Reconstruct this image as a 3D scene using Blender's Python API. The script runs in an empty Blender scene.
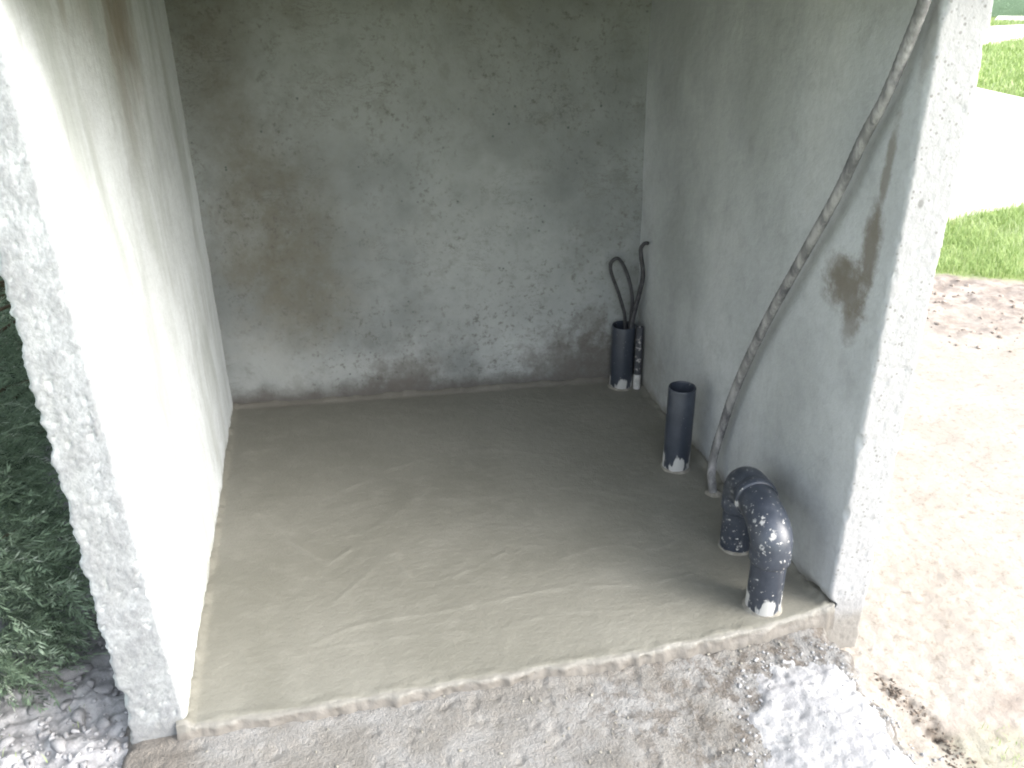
import bpy, math, random
import numpy as np
from mathutils import Matrix, Vector

C = bpy.context.scene
COL = C.collection
random.seed(7)
RNG = np.random.default_rng(7)

# ------------------------------------------------------------------ camera
CAM_H = 1.45
cd = bpy.data.cameras.new("camera")
cam = bpy.data.objects.new("camera", cd)
COL.objects.link(cam)
cd.sensor_width = 36.0
cd.lens = 890.0 / 1024.0 * 36.0
cd.clip_start = 0.02
cd.clip_end = 2000.0
cam.matrix_world = Matrix(((0.97864156, 0.10038483, -0.17939783, 0.0),
                           (-0.20537248, 0.43877981, -0.87481108, 0.0),
                           (-0.00910162, 0.89296985, 0.45002444, CAM_H),
                           (0, 0, 0, 1)))
C.camera = cam

# ------------------------------------------------------------------ sky, sun, exposure
SUN_ELEV, SUN_AZ = math.radians(34.0), math.radians(121.0)   # azimuth clockwise from +Y
w = bpy.data.worlds.new("World")
C.world = w
w.use_nodes = True
wn, wl = w.node_tree.nodes, w.node_tree.links
bg = wn["Background"]
sky = wn.new("ShaderNodeTexSky")
sky.sky_type = 'NISHITA'
sky.sun_disc = False
sky.sun_elevation = SUN_ELEV
sky.sun_rotation = SUN_AZ
sky.air_density = 1.0
sky.dust_density = 4.0
hs = wn.new("ShaderNodeHueSaturation")          # an overcast sky: almost no blue left
hs.inputs["Saturation"].default_value = 0.50
wl.new(sky.outputs[0], hs.inputs["Color"])
veil = wn.new("ShaderNodeMix"); veil.data_type = 'RGBA'; veil.blend_type = 'ADD'   # even cloud cover
veil.inputs[0].default_value = 1.0
veil.inputs[7].default_value = (1.55, 1.68, 1.82, 1)
wl.new(hs.outputs[0], veil.inputs[6])
wl.new(veil.outputs[2], bg.inputs["Color"])
bg.inputs["Strength"].default_value = 0.15

sd = bpy.data.lights.new("sun", 'SUN')
sd.energy = 1.25
sd.angle = math.radians(55.0)                   # veiled by cloud
sd.color = (1.0, 0.995, 0.985)
sun = bpy.data.objects.new("sun", sd)
COL.objects.link(sun)
to_sun = Vector((math.sin(SUN_AZ) * math.cos(SUN_ELEV), math.cos(SUN_AZ) * math.cos(SUN_ELEV), math.sin(SUN_ELEV)))
sun.rotation_euler = to_sun.to_track_quat('Z', 'Y').to_euler()
sun.location = to_sun * 20

C.view_settings.view_transform = 'Standard'
C.view_settings.look = 'None'
C.view_settings.gamma = 1.0
C.view_settings.use_curve_mapping = False
C.view_settings.exposure = 1.72
C.render.engine = 'CYCLES'
C.cycles.filter_width = 2.0                     # a soft phone lens
C.cycles.max_bounces = 10
C.cycles.diffuse_bounces = 6

# ------------------------------------------------------------------ noise
_perm = np.random.default_rng(3).permutation(256).astype(np.int64)
_perm = np.concatenate([_perm, _perm, _perm])
_grad = np.random.default_rng(5).normal(size=(256, 3))
_grad /= np.linalg.norm(_grad, axis=1)[:, None]


def pn(p):
    p = np.asarray(p, float)
    i = np.floor(p).astype(np.int64)
    f = p - i
    u = f * f * f * (f * (f * 6 - 15) + 10)
    i &= 255
    out = 0.0
    for dx in (0, 1):
        for dy in (0, 1):
            for dz in (0, 1):
                h = _perm[_perm[_perm[i[:, 0] + dx] + i[:, 1] + dy] + i[:, 2] + dz]
                g = _grad[h]
                d = g[:, 0] * (f[:, 0] - dx) + g[:, 1] * (f[:, 1] - dy) + g[:, 2] * (f[:, 2] - dz)
                wx = u[:, 0] if dx else 1 - u[:, 0]
                wy = u[:, 1] if dy else 1 - u[:, 1]
                wz = u[:, 2] if dz else 1 - u[:, 2]
                out = out + d * wx * wy * wz
    return out * 1.5


def fbm(p, scale, octaves=3, off=0.0, gain=0.5):
    p = np.asarray(p, float) * scale + off
    a, s = 1.0, 0.0
    for _ in range(octaves):
        s = s + a * pn(p)
        p = p * 2.03 + 17.3
        a *= gain
    return s


def sstep(a, b, x):
    t = np.clip((x - a) / (b - a), 0, 1)
    return t * t * (3 - 2 * t)


# ------------------------------------------------------------------ object helpers
def mesh_obj(name, verts, faces, mat, parent=None, smooth=True, attrs=None):
    me = bpy.data.meshes.new(name)
    verts = np.asarray(verts, np.float32)
    if isinstance(faces, np.ndarray):
        n, k = faces.shape
        me.vertices.add(len(verts))
        me.vertices.foreach_set("co", verts.ravel())
        me.loops.add(n * k)
        me.loops.foreach_set("vertex_index", faces.astype(np.int32).ravel())
        me.polygons.add(n)
        me.polygons.foreach_set("loop_start", np.arange(0, n * k, k, dtype=np.int32))
        me.update(calc_edges=True)
        me.validate()
    else:
        me.from_pydata([tuple(v) for v in verts], [], faces)
        me.update()
    if smooth:
        me.polygons.foreach_set("use_smooth", np.ones(len(me.polygons), bool))
    for k, a in (attrs or {}).items():
        at = me.attributes.new(k, 'FLOAT', 'POINT')
        at.data.foreach_set("value", np.asarray(a, np.float32))
    me.materials.append(mat)
    o = bpy.data.objects.new(name, me)
    COL.objects.link(o)
    if parent is not None:
        o.parent = parent
    return o


def tag(o, label=None, cat=None, group=None, kind=None):
    if label: o["label"] = label
    if cat: o["category"] = cat
    if group: o["group"] = group
    if kind: o["kind"] = kind
    return o


def thing(name, label, cat, loc=(0, 0, 0), group=None):
    o = bpy.data.objects.new(name, None)
    o.empty_display_size = 0.05
    o.location = loc
    COL.objects.link(o)
    return tag(o, label, cat, group)


def keep_world(child, parent_loc):
    """child mesh is written in world coordinates; undo the parent's offset"""
    child.matrix_parent_inverse = Matrix.Translation(-Vector(parent_loc))


def lattice_box(xs, ys, zs):
    nx, ny, nz = len(xs), len(ys), len(zs)
    quads = []

    def gid(i, j, k): return (i * ny + j) * nz + k

    def patch(a, b, fn, flip):
        A, B = np.meshgrid(np.arange(a - 1), np.arange(b - 1), indexing='ij')
        q = np.stack([fn(A, B), fn(A + 1, B), fn(A + 1, B + 1), fn(A, B + 1)], -1).reshape(-1, 4)
        quads.append(q[:, ::-1] if flip else q)
    patch(nx, ny, lambda a, b: gid(a, b, 0), True)
    patch(nx, ny, lambda a, b: gid(a, b, nz - 1), False)
    patch(nx, nz, lambda a, b: gid(a, 0, b), False)
    patch(nx, nz, lambda a, b: gid(a, ny - 1, b), True)
    patch(ny, nz, lambda a, b: gid(0, a, b), True)
    patch(ny, nz, lambda a, b: gid(nx - 1, a, b), False)
    q = np.concatenate(quads)
    ids, inv = np.unique(q, return_inverse=True)
    f = inv.reshape(-1, 4)
    k = ids % nz; j = (ids // nz) % ny; i = ids // (ny * nz)
    v = np.stack([np.asarray(xs)[i], np.asarray(ys)[j], np.asarray(zs)[k]], 1)
    n = np.stack([(i == nx - 1) * 1.0 - (i == 0), (j == ny - 1) * 1.0 - (j == 0), (k == nz - 1) * 1.0 - (k == 0)], 1)
    n /= np.maximum(np.linalg.norm(n, axis=1), 1e-6)[:, None]
    return v, n, f


def round_box(v, lo, hi, r):
    lo = np.asarray(lo) + r; hi = np.asarray(hi) - r
    q = np.clip(v, lo, hi)
    d = v - q
    L = np.linalg.norm(d, axis=1)
    s = np.where(L > 1e-9, r / np.maximum(L, 1e-9), 0)
    cnt = (np.abs(d) > 1e-9).sum(1)
    return np.where((cnt > 1)[:, None], q + d * s[:, None], v)


def grid_faces(nx, ny):
    A, B = np.meshgrid(np.arange(nx - 1), np.arange(ny - 1), indexing='ij')
    g = lambda a, b: a * ny + b
    return np.stack([g(A, B), g(A + 1, B), g(A + 1, B + 1), g(A, B + 1)], -1).reshape(-1, 4)


def spaced(*segs):
    """(start, end, step) runs glued into one increasing coordinate list"""
    out = []
    for a, b, s in segs:
        n = max(1, int(round((b - a) / s)))
        out += list(np.linspace(a, b, n + 1)[:-1])
    return np.array(out + [segs[-1][1]])


def smooth_path(pts, n):
    pts = np.asarray(pts, float)
    P = np.vstack([2 * pts[0] - pts[1], pts, 2 * pts[-1] - pts[-2]])
    out = []
    for i in range(1, len(P) - 2):
        for t in np.linspace(0, 1, n, endpoint=False):
            a, b, c, d = P[i - 1], P[i], P[i + 1], P[i + 2]
            out.append(0.5 * (2 * b + (c - a) * t + (2 * a - 5 * b + 4 * c - d) * t * t + (3 * b - a - 3 * c + d) * t ** 3))
    out.append(pts[-1])
    return np.array(out)


def tube(path, radii, seg=24, caps=True):
    path = np.asarray(path, float)
    n = len(path)
    radii = np.broadcast_to(radii, (n,))
    T = np.gradient(path, axis=0)
    T /= np.maximum(np.linalg.norm(T, axis=1), 1e-9)[:, None]
    # coincident-tangent guard
    for i in range(1, n):
        if np.linalg.norm(T[i]) < .5: T[i] = T[i - 1]
    ref = np.array([0.3, 1, 0.1]) if abs(T[0][1]) < .8 else np.array([1, 0.2, 0.1])
    N = ref - T[0] * (ref @ T[0]); N /= np.linalg.norm(N)
    V = []
    ang = np.linspace(0, 2 * np.pi, seg, endpoint=False)
    for i in range(n):
        N = N - T[i] * (N @ T[i]); N /= np.linalg.norm(N)
        B = np.cross(T[i], N)
        V.append(path[i] + radii[i] * (np.cos(ang)[:, None] * N + np.sin(ang)[:, None] * B))
    V = np.concatenate(V)
    F = []
    for i in range(n - 1):
        for k in range(seg):
            a, b = i * seg + k, i * seg + (k + 1) % seg
            F.append((a, b, b + seg, a + seg))
    if caps:
        F.append(tuple(range(seg))[::-1])
        F.append(tuple(range((n - 1) * seg, n * seg)))
    return V, F


# ------------------------------------------------------------------ node helper
class G:
    def __init__(s, name):
        s.m = bpy.data.materials.new(name)
        s.m.use_nodes = True
        s.n, s.l = s.m.node_tree.nodes, s.m.node_tree.links
        s.p = s.n["Principled BSDF"]
        s.tc = s.n.new("ShaderNodeTexCoord")
        s.co = s.tc.outputs["Object"]
        sp = s.n.new("ShaderNodeSeparateXYZ")
        s.l.new(s.co, sp.inputs[0])
        s.x, s.y, s.z = sp.outputs

    def put(s, sock, v):
        if isinstance(v, (int, float)):
            sock.default_value = v
        elif isinstance(v, tuple):
            sock.default_value = v if len(v) == len(sock.default_value) else v + (1,)
        else:
            s.l.new(v, sock)

    def math(s, op, a, b=0.0, c=None, clamp=False):
        n = s.n.new("ShaderNodeMath"); n.operation = op; n.use_clamp = clamp
        s.put(n.inputs[0], a); s.put(n.inputs[1], b)
        if c is not None: s.put(n.inputs[2], c)
        return n.outputs[0]

    def noise(s, scale, detail=3.0, rough=0.55, stretch=None, off=(0, 0, 0), dist=0.0):
        mp = s.n.new("ShaderNodeMapping")
        mp.inputs["Location"].default_value = off
        if stretch: mp.inputs["Scale"].default_value = stretch
        s.l.new(s.co, mp.inputs[0])
        n = s.n.new("ShaderNodeTexNoise")
        s.l.new(mp.outputs[0], n.inputs["Vector"])
        n.inputs["Scale"].default_value = scale
        n.inputs["Detail"].default_value = detail
        n.inputs["Roughness"].default_value = rough
        n.inputs["Distortion"].default_value = dist
        return n.outputs[0]

    def voro(s, scale, feature='F1', stretch=None, rnd=1.0):
        mp = s.n.new("ShaderNodeMapping")
        if stretch: mp.inputs["Scale"].default_value = stretch
        s.l.new(s.co, mp.inputs[0])
        n = s.n.new("ShaderNodeTexVoronoi"); n.feature = feature
        s.l.new(mp.outputs[0], n.inputs["Vector"])
        n.inputs["Scale"].default_value = scale
        n.inputs["Randomness"].default_value = rnd
        return n.outputs["Distance"]

    def step(s, v, a, b, lo=0.0, hi=1.0):
        n = s.n.new("ShaderNodeMapRange"); n.interpolation_type = 'SMOOTHSTEP'
        s.put(n.inputs["Value"], v)
        n.inputs["From Min"].default_value = a; n.inputs["From Max"].default_value = b
        n.inputs["To Min"].default_value = lo; n.inputs["To Max"].default_value = hi
        return n.outputs[0]

    def mix(s, f, a, b, mode='MIX'):
        n = s.n.new("ShaderNodeMix"); n.data_type = 'RGBA'; n.blend_type = mode
        s.put(n.inputs[0], f); s.put(n.inputs[6], a); s.put(n.inputs[7], b)
        return n.outputs[2]

    def blob(s, a, b, ca, cb, ra, rb, rot=0.0, warp=None, k=0.8, lo=0.55, hi=1.15):
        """soft-edged stain: 1 inside an ellipse on the (a, b) plane, edge broken up by a noise"""
        da, db = s.math('SUBTRACT', a, ca), s.math('SUBTRACT', b, cb)
        c_, s_ = math.cos(rot), math.sin(rot)
        u = s.math('ADD', s.math('MULTIPLY', da, c_ / ra), s.math('MULTIPLY', db, s_ / ra))
        v = s.math('ADD', s.math('MULTIPLY', da, -s_ / rb), s.math('MULTIPLY', db, c_ / rb))
        d = s.math('SQRT', s.math('ADD', s.math('MULTIPLY', u, u), s.math('MULTIPLY', v, v)))
        if warp is not None:
            d = s.math('ADD', d, s.math('MULTIPLY', s.math('SUBTRACT', warp, 0.5), k * 2))
        return s.step(d, lo, hi, 1.0, 0.0)

    def attr(s, name):
        n = s.n.new("ShaderNodeAttribute"); n.attribute_name = name
        return n.outputs["Fac"]

    def bump(s, h, strength=0.5, dist=0.005, prev=None):
        n = s.n.new("ShaderNodeBump")
        n.inputs["Strength"].default_value = strength
        n.inputs["Distance"].default_value = dist
        s.l.new(h, n.inputs["Height"])
        if prev is not None: s.l.new(prev, n.inputs["Normal"])
        return n.outputs[0]

    def out(s, color, rough=0.9, normal=None, spec=0.3):
        s.put(s.p.inputs["Base Color"], color)
        s.put(s.p.inputs["Roughness"], rough)
        s.p.inputs["Specular IOR Level"].default_value = spec
        if normal is not None: s.l.new(normal, s.p.inputs["Normal"])
        return s.m

    def mul(s, *a):
        r = a[0]
        for b in a[1:]: r = s.math('MULTIPLY', r, b)
        return r


# ------------------------------------------------------------------ materials
def plaster_base(g, light, dark):
    a = g.noise(2.2, 4, 0.6, off=(3, 1, 7))
    b = g.noise(9.0, 5, 0.65, off=(9, 4, 2))
    c = g.mix(g.step(a, 0.32, 0.68), dark, light)
    c = g.mix(g.math('MULTIPLY', g.step(b, 0.5, 0.72), 0.35), c, tuple(x * 0.72 for x in dark))
    fine = g.noise(70, 3, 0.7)
    c = g.mix(g.math('MULTIPLY', g.step(fine, 0.3, 0.75), 0.16), c, (0.18, 0.18, 0.17))
    return c


def plaster_bump(g):
    h = g.math('ADD', g.noise(35, 4, 0.6), g.math('MULTIPLY', g.noise(220, 2, 0.6), 0.35))
    return g.bump(h, 0.45, 0.006)


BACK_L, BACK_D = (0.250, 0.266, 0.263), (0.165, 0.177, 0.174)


def mat_back_wall():
    g = G("plaster_back")
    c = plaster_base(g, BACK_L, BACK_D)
    wp = g.noise(5.5, 5, 0.68, off=(2, 2, 2))
    wf = g.noise(22, 4, 0.7, off=(5, 5, 5))
    brown = (0.118, 0.108, 0.080)
    bm = g.step(g.noise(17, 5, .75, off=(6, 1, 2)), .28, .60, .45, 1.0)
    for (x, z, rx, rz, rot, k) in ((-0.14, 0.52, 0.20, 0.36, 0.15, .75), (-0.28, 0.85, .13, .50, 0.0, .55), (-.20, .30, .12, .22, 0, .35), (-0.05, 1.0, .30, .22, .3, .12),
                                   (0.45, 0.85, .22, .5, .0, .12), (-0.25, 1.35, .25, .2, 0, .35), (.2, 1.42, .5, .14, 0, .4), (.8, 1.42, .4, .16, 0, .45)):  # blobs near the top paint in shade below the roof
        c = g.mix(g.mul(g.blob(g.x, g.z, x, z, rx, rz, rot, wp, 1.1, 0.0, 1.5), bm, k), c, brown)
    # pale zones, partly painted in to brighten the lower wall
    for (x, z, rx, rz, k) in ((0.55, 0.42, .40, .36, .4), (0.05, .12, .26, .10, .42), (0.6, .14, .16, .10, .45), (-.30, .14, .16, .22, .3)):
        c = g.mix(g.math('MULTIPLY', g.blob(g.x, g.z, x, z, rx, rz, 0, wp, 1.1, .0, 1.5), k), c, (0.43, 0.442, 0.43))
    # damp rising along the floor
    lvl = g.math('ADD', 0.030, g.math('MULTIPLY', g.step(wp, 0.4, 0.75), 0.045))
    damp = g.step(g.math('SUBTRACT', g.math('ADD', g.z, g.math('MULTIPLY', g.math('SUBTRACT', wf, .5), .05)), lvl), -0.03, 0.055, 1.0, 0.0)
    c = g.mix(g.math('MULTIPLY', damp, 0.9), c, (0.085, 0.077, 0.070))
    for (x, z, rx, rz, k) in ((0.20, .07, .15, .09, .7), (.78, .10, .17, .11, .75), (.90, .08, .12, .13, .7), (.87, .22, .07, .09, .5)):
        c = g.mix(g.math('MULTIPLY', g.blob(g.x, g.z, x, z, rx, rz, 0.2, wf, 1.5, .1, 1.4), k), c, (0.11, 0.10, 0.09))
    grime = g.noise(48, 5, .75, off=(3, 8, 1))
    c = g.mix(g.mul(g.step(grime, .52, .68), g.step(g.noise(3.2, 3, .6, off=(8, 8, 1)), .36, .60), .7), c, (.095, .09, .08))
    mott = g.noise(15, 5, .7, off=(1, 4, 9))
    c = g.mix(g.math('MULTIPLY', g.step(mott, .52, .68), .35), c, (.14, .14, .128))
    # little dark pits and scratches
    pit = g.math('MULTIPLY', g.step(g.voro(26), 0.05, 0.13, 1, 0), g.step(wp, .48, .6))
    c = g.mix(g.math('MULTIPLY', pit, .8), c, (0.05, 0.065, 0.06))
    scr = g.noise(7, 6, .75, stretch=(1.0, 1, 2.6), off=(1, 6, 3), dist=1.2)
    line = g.step(g.math('ABSOLUTE', g.math('SUBTRACT', scr, 0.5)), 0.0, 0.014, 1, 0)
    c = g.mix(g.mul(line, g.step(g.noise(5, 3), .5, .62), .7), c, (0.10, 0.095, 0.085))
    return g.out(c, 0.92, plaster_bump(g), 0.2)


def mat_right_wall():
    g = G("plaster_right")
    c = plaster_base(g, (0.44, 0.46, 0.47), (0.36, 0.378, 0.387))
    wp = g.noise(15, 6, 0.75, off=(2, 7, 2))
    brown = (0.150, 0.135, 0.112)
    for (y, z, ry, rz, rot, k) in ((1.615, .765, .085, .075, 0.25, .75), (1.655, .79, .06, .05, 0, .5), (1.56, .86, .032, .13, 0.0, .7), (1.552, 1.02, .016, .14, 0.05, .55),
                                   (1.50, 1.30, .02, .12, 0, .35), (1.585, .70, .035, .05, .3, .5)):
        c = g.mix(g.math('MULTIPLY', g.blob(g.y, g.z, y, z, ry, rz, rot, wp, 1.0, .4, 1.2), min(1, k * 1.25)), c, brown)
    streak = g.noise(11, 4, .6, stretch=(1, 1, .12), off=(4, 4, 4))
    c = g.mix(g.mul(g.step(streak, .52, .7), g.step(g.z, .9, .1), .25), c, (.23, .235, .235))
    pale = g.noise(3.5, 3, .6, stretch=(1, 1, .5), off=(8, 1, 1))
    c = g.mix(g.math('MULTIPLY', g.step(pale, .5, .7), .3), c, (.46, .47, .465))
    for (y, z, ry, rz, k) in ((2.35, .95, .35, .55, .5), (2.6, 1.25, .4, .3, .45), (2.05, 1.15, .18, .30, .35), (1.75, .30, .25, .25, .3), (2.5, .4, .2, .4, .35)):  # green-grey patches; partly paint in shade toward the back
        c = g.mix(g.math('MULTIPLY', g.blob(g.y, g.z, y, z, ry, rz, 0, pale, 1.2, .0, 1.5), k), c, (.215, .23, .215))
    mo = g.noise(14, 5, .7, off=(2, 9, 4))
    c = g.mix(g.math('MULTIPLY', g.step(mo, .5, .7), .3), c, (.24, .25, .248))
    # darker at the foot and in the back corner
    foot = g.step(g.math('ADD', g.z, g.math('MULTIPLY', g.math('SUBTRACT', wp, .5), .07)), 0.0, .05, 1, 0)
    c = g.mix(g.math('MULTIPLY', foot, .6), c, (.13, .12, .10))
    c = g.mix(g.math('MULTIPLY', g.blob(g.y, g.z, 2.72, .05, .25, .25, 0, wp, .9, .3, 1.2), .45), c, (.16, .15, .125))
    # the sawn front face is paler and pitted
    front = g.step(g.y, 1.478, 1.486, 1, 0)
    c = g.mix(g.math('MULTIPLY', front, .9), c, (.275, .277, .282))
    pits = g.math('MULTIPLY', g.step(g.voro(80), .14, .30, 1, 0), g.step(g.noise(30, 2), .42, .55))
    c = g.mix(g.mul(pits, front, .75), c, (.13, .125, .12))
    c = g.mix(g.mul(g.blob(g.x, g.z, 1.105, .985, .008, .012, 0, wp, .5), front, .7), c, (.1, .1, .095))
    base = g.step(g.math('ADD', g.z, g.math('MULTIPLY', g.math('SUBTRACT', wp, .5), .05)), -.05, .0, 1, 0)
    c = g.mix(g.math('MULTIPLY', base, .8), c, (.20, .188, .168))
    return g.out(c, 0.92, plaster_bump(g), 0.2)


def mat_left_wall():
    g = G("plaster_left")
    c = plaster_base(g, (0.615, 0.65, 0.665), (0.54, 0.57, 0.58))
    wp = g.noise(8, 5, .7, stretch=(1, 1, .35), off=(2, 7, 2))
    brown = (0.20, 0.165, 0.115)
    for (y, z, ry, rz, rot, k) in ((2.20, 1.36, .19, .24, 0, .8), (2.12, 1.2, .10, .22, 0, .5), (1.95, 1.38, .14, .10, 0, .4), (1.78, 1.36, .03, .06, 0, .5)):
        c = g.mix(g.math('MULTIPLY', g.blob(g.y, g.z, y, z, ry, rz, rot, wp, 1.0, .1, 1.35), k), c, brown)
    st = g.noise(9, 5, .65, stretch=(1, 1, .10), off=(1, 3, 5), dist=.6)
    br = g.noise(4.2, 4, .6, stretch=(1, 1, .22), off=(6, 2, 5), dist=.4)
    c = g.mix(g.mul(g.step(br, .46, .64), .7), c, (.35, .375, .355))
    c = g.mix(g.mul(g.step(st, .53, .66), g.step(g.noise(2.5, 2, off=(0, 5, 9)), .38, .6), .55), c, (.33, .34, .315))
    st2 = g.noise(26, 4, .65, stretch=(1, 1, .16), off=(7, 3, 5), dist=.5)
    c = g.mix(g.mul(g.step(st2, .56, .72), .3), c, (.20, .205, .185))
    wf = g.noise(24, 5, .7, off=(3, 3, 1))
    foot = g.step(g.math('ADD', g.z, g.math('MULTIPLY', g.math('SUBTRACT', wf, .5), .09)), .0, .03, 1, 0)
    c = g.mix(g.math('MULTIPLY', foot, .75), c, (.24, .24, .215))
    front = g.step(g.y, 1.438, 1.447, 1, 0)
    c = g.mix(g.math('MULTIPLY', front, .9), c, (.160, .166, .176))
    gr = g.step(g.noise(14, 4, .6), .45, .7)
    c = g.mix(g.mul(gr, front, .3), c, (.14, .14, .145))
    pits = g.step(g.voro(110), .05, .2, 1, 0)
    c = g.mix(g.mul(pits, front, .45), c, (.09, .09, .09))
    outside = g.step(g.x, -.50, -.485, 1, 0)
    c = g.mix(g.math('MULTIPLY', outside, g.step(g.y, 1.45, 1.5, 0, .7)), c, (.3, .3, .3))
    return g.out(c, .92, plaster_bump(g), .2)


def mat_roof():
    g = G("concrete_roof")
    return g.out(plaster_base(g, (.36, .36, .345), (.28, .28, .265)), .92, plaster_bump(g), .2)


def mat_screed():
    g = G("fresh_screed")
    a = g.noise(1.6, 4, .55, off=(3, 9, 0), dist=.6)
    c = g.mix(g.step(a, .35, .68), (.149, .146, .123), (.182, .178, .153))
    b = g.noise(14, 5, .6, stretch=(1, 1.4, 1))
    c = g.mix(g.math('MULTIPLY', g.step(b, .45, .75), .3), c, (.235, .23, .20))
    sp = g.noise(150, 2, .6)
    c = g.mix(g.math('MULTIPLY', g.step(sp, .55, .7), .3), c, (.12, .115, .09))
    pale = g.noise(48, 4, .75, off=(6, 2, 9))
    c = g.mix(g.math('MULTIPLY', g.step(pale, .6, .75), .35), c, (.25, .245, .21))
    c = g.mix(g.math('MULTIPLY', g.attr("crest"), .10), c, (.32, .315, .28))
    # drier, paler crust on the front edge and along the left wall
    wv = g.noise(16, 4, .65, off=(4, 1, 1))
    rim = g.step(g.math('ADD', g.attr("edge"), g.math('MULTIPLY', g.math('SUBTRACT', wv, .5), .014)), .001, .008, 1, 0)
    c = g.mix(g.math('MULTIPLY', rim, .7), c, (.160, .154, .140))
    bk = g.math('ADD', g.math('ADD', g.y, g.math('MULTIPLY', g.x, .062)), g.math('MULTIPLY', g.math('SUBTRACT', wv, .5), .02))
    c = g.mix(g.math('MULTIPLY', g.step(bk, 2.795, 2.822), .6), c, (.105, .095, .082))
    low = g.step(g.math('ADD', g.z, g.math('MULTIPLY', g.math('SUBTRACT', wv, .5), .01)), -.012, -.002, 1, 0)
    c = g.mix(g.math('MULTIPLY', low, .9), c, (.150, .139, .125))
    wet = g.step(g.noise(2.3, 3, .5, off=(7, 2, 2)), .35, .65)
    h = g.math('ADD', g.noise(40, 3, .6, stretch=(1, 1.5, 1)), g.math('MULTIPLY', g.noise(190, 2, .6), .5))
    return g.out(c, g.math('ADD', .56, g.math('MULTIPLY', wet, -.16)), g.bump(h, .5, .004), .35)


def mat_apron():
    g = G("rough_mortar")
    a = g.noise(5.5, 5, .65, off=(1, 2, 3))
    c = g.mix(g.step(a, .36, .64), (.175, .167, .153), (.235, .234, .228))
    b = g.noise(17, 5, .7, off=(5, 1, 3))
    c = g.mix(g.math('MULTIPLY', g.step(b, .5, .7), .4), c, (.275, .26, .24))
    d = g.noise(30, 5, .7, off=(9, 9, 3))
    rough_right = g.step(g.math('ADD', g.x, g.math('MULTIPLY', g.math('SUBTRACT', a, .5), .7)), .25, .75)
    c = g.mix(g.mul(g.step(d, .44, .62), g.math('ADD', .12, g.math('MULTIPLY', rough_right, .65))), c, (.095, .08, .066))
    lf = g.step(g.math('ADD', g.x, g.math('MULTIPLY', g.math('SUBTRACT', b, .5), .08)), -.42, -.36, 1, 0)
    c = g.mix(g.math('MULTIPLY', lf, .6), c, (.13, .115, .10))
    e = g.noise(120, 3, .7)
    c = g.mix(g.math('MULTIPLY', g.step(e, .55, .7), .3), c, (.10, .09, .08))
    h = g.math('ADD', g.noise(75, 4, .75), g.math('MULTIPLY', g.noise(240, 2, .7), .5))
    return g.out(c, .95, g.bump(h, .9, .009), .2)


def mat_ground():
    g = G("ground")
    a = g.noise(3.0, 5, .65)
    sand = g.mix(g.step(a, .3, .7), (.290, .258, .222), (.345, .315, .276))
    b = g.noise(45, 5, .75, off=(3, 3, 3))
    sand = g.mix(g.math('MULTIPLY', g.step(b, .5, .7), .6), sand, (.16, .125, .09))
    b2 = g.noise(16, 5, .7, off=(1, 8, 3))
    sand = g.mix(g.math('MULTIPLY', g.step(b2, .52, .7), .35), sand, (.28, .23, .18))
    e = g.noise(12, 5, .7, off=(7, 5, 1))
    soil = g.mix(g.step(e, .35, .65), (.20, .165, .14), (.35, .305, .265))
    grey = g.mix(g.step(g.noise(20, 5, .7), .35, .65), (.20, .20, .208), (.36, .36, .37))
    c = g.mix(g.attr("soil"), sand, soil)
    c = g.mix(g.attr("rubble"), c, grey)
    dk = g.mix(g.step(e, .3, .7), (.07, .056, .046), (.20, .165, .135))
    c = g.mix(g.attr("dark"), c, dk)
    gr = g.mix(g.step(g.noise(9, 4, .7), .3, .7), (.20, .26, .08), (.32, .38, .16))
    c = g.mix(g.attr("grass"), c, gr)
    h = g.math('ADD', g.noise(70, 4, .7), g.math('MULTIPLY', g.noise(300, 2, .7), .4))
    return g.out(c, .97, g.bump(h, .6, .006), .15)


def mat_simple(name, c1, c2, scale, rough=.9, bump=.4, bs=80, bd=.004, spec=.25, thr=(.35, .65)):
    g = G(name)
    c = g.mix(g.step(g.noise(scale, 5, .65), *thr), c1, c2)
    return g.out(c, rough, g.bump(g.noise(bs, 4, .7), bump, bd), spec)


def mat_heap():
    g = G("white_sand")
    c = g.mix(g.step(g.noise(9, 4, .6), .35, .65), (.29, .29, .295), (.36, .36, .36))
    c = g.mix(g.math('MULTIPLY', g.step(g.noise(150, 3, .75), .56, .70), .65), c, (.20, .20, .205))
    c = g.mix(g.math('MULTIPLY', g.step(g.noise(16, 4, .75, off=(4, 0, 0)), .58, .75), .35), c, (.26, .25, .24))
    h = g.math('ADD', g.noise(90, 4, .75), g.math('MULTIPLY', g.noise(330, 2, .7), .5))
    return g.out(c, .95, g.bump(h, .7, .006), .2)


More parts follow.
